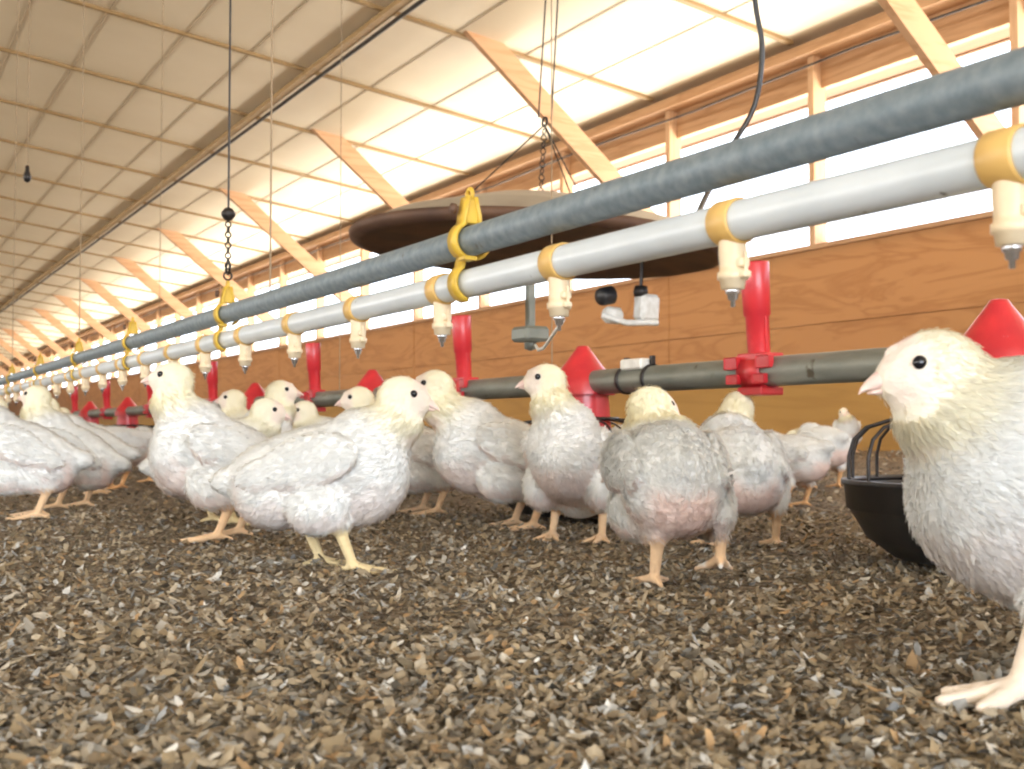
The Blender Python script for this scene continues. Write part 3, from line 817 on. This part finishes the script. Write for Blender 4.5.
# heading helper: 149.8 deg faces picture-left, -30.2 picture-right, 59.8 away, 239.8 towards the viewer
A_ = chicken((.673, .446, 0), 153, 'big close chicken at right edge, head in profile facing left', 1.06, head=(.092, 0, .188), hyaw=-3, hpitch=6, res=.0018, nfeather=60000, flen=.0085,
             feet=((.060, .030, 0), (-.03, -.036, .0)), pitch=19, squat=.002, tk=1.35, toe_yaw=(6, 0), yellow=.7, bare=.5, seed=3, legc=(.80, .68, .55))
B_ = chicken((.478, 1.262, 0), -31, 'white chicken walking right in full profile, front left of centre', 1.0, head=(.098, 0, .200), hyaw=2, hpitch=10, res=.0021, nfeather=26000, flen=.007,
             feet=((.002, .030, 0), (.050, -.032, 0)), pitch=9, tail=-.008, yellow=.8, bare=.6, seed=4, legc=(.74, .60, .34))
C_ = chicken((.49, 1.69, 0), 158, 'upright chicken facing left with raised head, just behind the walking one', 1.05, head=(.074, 0, .226), hyaw=-6, hpitch=-4, nfeather=14000,
             feet=((.01, .04, 0), (-.012, -.036, 0)), pitch=22, seed=5)
D_ = chicken((.925, 1.622, 0), 160, 'chicken facing left, chest just behind the beak of the walking one', 1.08, head=(.105, 0, .215), hyaw=-12, hpitch=5, nfeather=14000,
             feet=((-.035, .03, 0), (-.02, -.04, 0)), pitch=17, seed=6)
E_ = chicken((.918, 1.404, 0), 222, 'upright chicken in the centre, chest forward, head in profile facing left', 1.0, head=(.055, -.026, .232), hyaw=-68, hpitch=3, nfeather=14000,
             feet=((.0, .043, 0), (-.01, -.034, 0)), pitch=30, seed=7)
F_ = chicken((.765, .985, 0), 62, 'large chicken seen from behind with one foot raised, head turned right', 1.02, head=(.062, .004, .183), hyaw=-62, hpitch=6, res=.0022, nfeather=26000, tail=.0, tx=-.082,
             feet=((-.035, .020, 0), (-.045, -.045, .020)), pitch=5, seed=8, rear=1.05)
G_ = chicken((1.085, 1.235, 0), 62, 'chicken seen from behind under the tall red tube, head facing away', 1.0, head=(.080, -.018, .195), hyaw=2, hpitch=12, nfeather=16000, tail=.0, tx=-.084,
             feet=((-.01, .045, 0), (-.02, -.045, 0)), pitch=10, seed=9)
H_ = chicken((1.72, 1.80, 0), 100, 'chicken with head down, right of the one under the tall red tube', .9, head=(.105, .03, .130), hyaw=10, hpitch=40, nfeather=9000,
             feet=((-.01, .04, 0), (-.01, -.04, 0)), pitch=-4, seed=10, res=.003, legc=(.85, .50, .24))
for (loc, deg, sc, src, lab) in (
    ((.925, 1.96, 0), 165, 1.0, D_, 'chicken mostly hidden behind the walking one and the left-facing one'),
    ((.27, 2.22, 0), 158, 1.05, D_, 'chicken cut by the left edge of the picture, facing left'),
    ((.40, 2.47, 0), 145, 1.0, C_, 'chicken second from the left edge, tail towards the right'),
    ((.52, 2.95, 0), 150, 1.0, D_, 'chicken third from the left edge, facing left'),
    ((.62, 3.20, 0), 190, 1.0, H_, 'chicken feeding with head down left of the tall left-facing one'),
    ((.82, 3.55, 0), 120, .95, H_, 'small chicken with head down near the far left feeders'),
    ((.45, 3.60, 0), 150, 1.0, C_, 'far chicken facing left above the backs at left'),
    ((.72, 2.72, 0), 100, 1.0, H_, 'chicken with lowered head directly behind the tall left-facing one'),
    ((.828, 2.534, 0), 155, 1.0, C_, 'small chicken facing left, head showing between tall left-facing one and walking one'),
    ((.70, 2.285, 0), -15, 1.04, C_, 'chicken whose pale raised head shows above the back of the walking one, facing right'),
    ((.54, 1.93, 0), -25, .95, B_, 'chicken with lower head just above the back of the walking one'),
    ((.99, 2.45, 0), 160, 1.0, B_, 'far chicken peeking between red tube and walking chicken'),
    ((1.55, 2.42, 0), 60, .95, G_, 'chicken behind the middle ones, only white tail showing left of centre chicken'),
    ((1.36, 1.90, 0), 240, .95, H_, 'chicken beyond the middle feeder between centre chicken and the large rear view'),
    ((1.90, 2.30, 0), 150, .95, B_, 'chicken further back, head seen left of the one under the red tube'),
    ((2.30, 2.28, 0), 75, 1.0, H_, 'far chicken with only its white top above the head-down one'),
    ((4.05, 3.86, .05), 150+80, .95, G_, 'tiny distant chicken by the wall board, left of the wire grill'),
    ((1.95, 1.50, 0), 10, .9, H_, 'chicken beyond the near feeder, right of the distant tiny one'),
    ((1.58, 1.12, 0), 200, .85, H_, 'chicken feeding behind the wire grill of the near pan'),
    ((.20, 4.2, 0), 130, 1.0, D_, 'far chicken at the left edge'), ((.55, 4.6, 0), 30, 1.0, B_, 'far chicken facing right in the crowd at left'),
    ((.85, 5.0, 0), 170, 1.0, C_, 'far upright chicken in the crowd at left'), ((1.0, 4.1, 0), 210, .95, H_, 'far head-down chicken by the fourth pan'),
    ((.38, 5.4, 0), 60, 1.0, G_, 'far chicken seen from behind at left'), ((.75, 6.2, 0), 150, 1.0, D_, 'far chicken in the back rows at left'),
    ((1.45, 3.5, 0), 140, 1.0, H_, 'head-down chicken beyond the feed pipe at left'), ((1.5, 4.6, 0), 20, 1.0, B_, 'chicken beyond the feed pipe in the back rows'),
    ((.25, 7.0, 0), 150, 1.0, B_, 'very far chicken at the left'), ((1.0, 7.4, 0), 100, 1.0, G_, 'very far chicken near the feed pipe end'),
    ((.6, 8.2, 0), 200, 1.0, C_, 'very far upright chicken at the left'),
    ):
    dup(src, loc, math.radians(deg), label=lab, scale=sc)

# ------------------------------------------------------------------ wood-shaving litter
def chips(N, rmin, rmax, amin, amax, smin_, smax_, seed):
    r_ = np.random.default_rng(seed)
    r = np.exp(r_.uniform(math.log(rmin), math.log(rmax), N)); a = r_.uniform(amin, amax, N)
    x = r*np.sin(a); y = r*np.cos(a)
    s = r_.uniform(smin_, smax_, N)*(1 + .12*np.maximum(r-1, 0))
    big = r_.random(N) < .04; s = np.where(big, s*1.5, s)
    asp = r_.uniform(.18, .7, N); yaw = r_.uniform(0, 2*PI, N); tx = r_.normal(0, .38, N); ty = r_.normal(0, .38, N); curl = r_.uniform(-.1, .42, N)
    z0 = np.array([floor_z(a_, b_) for a_, b_ in zip(x, y)]) + r_.uniform(-.001, .009, N)
    # 3x3 leaf grid
    U = np.array([-.5, -.25, .25, .5]); 
    outl = [(-.48, -.25), (-.15, -.46), (.22, -.45), (.47, -.2), (.46, .22), (.12, .48), (-.28, .44)]
    K = len(outl)
    ox = np.array([p[0] for p in outl] + [0]); oy = np.array([p[1] for p in outl] + [0])
    jx = ox[None]+r_.normal(0, .07, (N, K+1)); jy = oy[None]+r_.normal(0, .07, (N, K+1))
    lx = jx*s[:, None]; ly = jy*(s*asp)[:, None]; lz = (jx**2)*(s*curl)[:, None]*2
    lz2 = lz + ly*ty[:, None] + lx*tx[:, None]
    X = x[:, None] + lx*np.cos(yaw)[:, None] - ly*np.sin(yaw)[:, None]
    Y = y[:, None] + lx*np.sin(yaw)[:, None] + ly*np.cos(yaw)[:, None]
    Z = z0[:, None] + lz2
    V = np.stack([X, Y, Z], -1).reshape(-1, 3)
    base = (np.arange(N)*(K+1))[:, None, None]
    tri = np.array([[k, (k+1) % K, K] for k in range(K)])[None]
    F = (base + tri).reshape(-1, 3)
    pal = np.array([[.28, .215, .13], [.33, .27, .185], [.21, .165, .11], [.39, .33, .24], [.31, .285, .24], [.44, .40, .33], [.15, .125, .09], [.38, .25, .13], [.36, .36, .345], [.60, .59, .55]])
    c = pal[r_.choice(len(pal), N, p=[.2, .17, .15, .13, .1, .07, .06, .04, .04, .04])]*r_.uniform(.8, 1.2, (N, 1))
    C = np.repeat(c, K+1, 0)*r_.uniform(.72, 1.25, (N*(K+1), 1))
    return V, F, C
parts = [chips(98000, .40, 2.4, math.radians(-8), math.radians(68), .0036, .0118, 1), chips(22000, 2.4, 9, math.radians(0), math.radians(60), .006, .012, 2)]
off = 0; Vs = []; Fs = []; Cs = []
for V, F, C in parts: Vs.append(V); Fs.append(F+off); Cs.append(C); off += len(V)
V = np.concatenate(Vs); F = np.concatenate(Fs); C = np.concatenate(Cs)
me = bpy.data.meshes.new('wood_shavings')
me.vertices.add(len(V)); me.vertices.foreach_set('co', V.astype(np.float32).ravel())
me.loops.add(len(F)*3); me.loops.foreach_set('vertex_index', F.astype(np.int32).ravel())
me.polygons.add(len(F)); me.polygons.foreach_set('loop_start', (np.arange(len(F))*3).astype(np.int32)); me.polygons.foreach_set('loop_total', np.full(len(F), 3, np.int32))
me.polygons.foreach_set('use_smooth', np.ones(len(F), bool)); me.update(calc_edges=True)
at = me.attributes.new('pigment', 'FLOAT_COLOR', 'POINT'); at.data.foreach_set('color', np.concatenate([C, np.ones((len(C), 1))], 1).astype(np.float32).ravel())
me.materials.append(M_chip)
o = bpy.data.objects.new('wood_shavings', me); COL.objects.link(o)
tag(o, 'brown and grey wood shavings covering the barn floor', 'litter', kind='stuff')
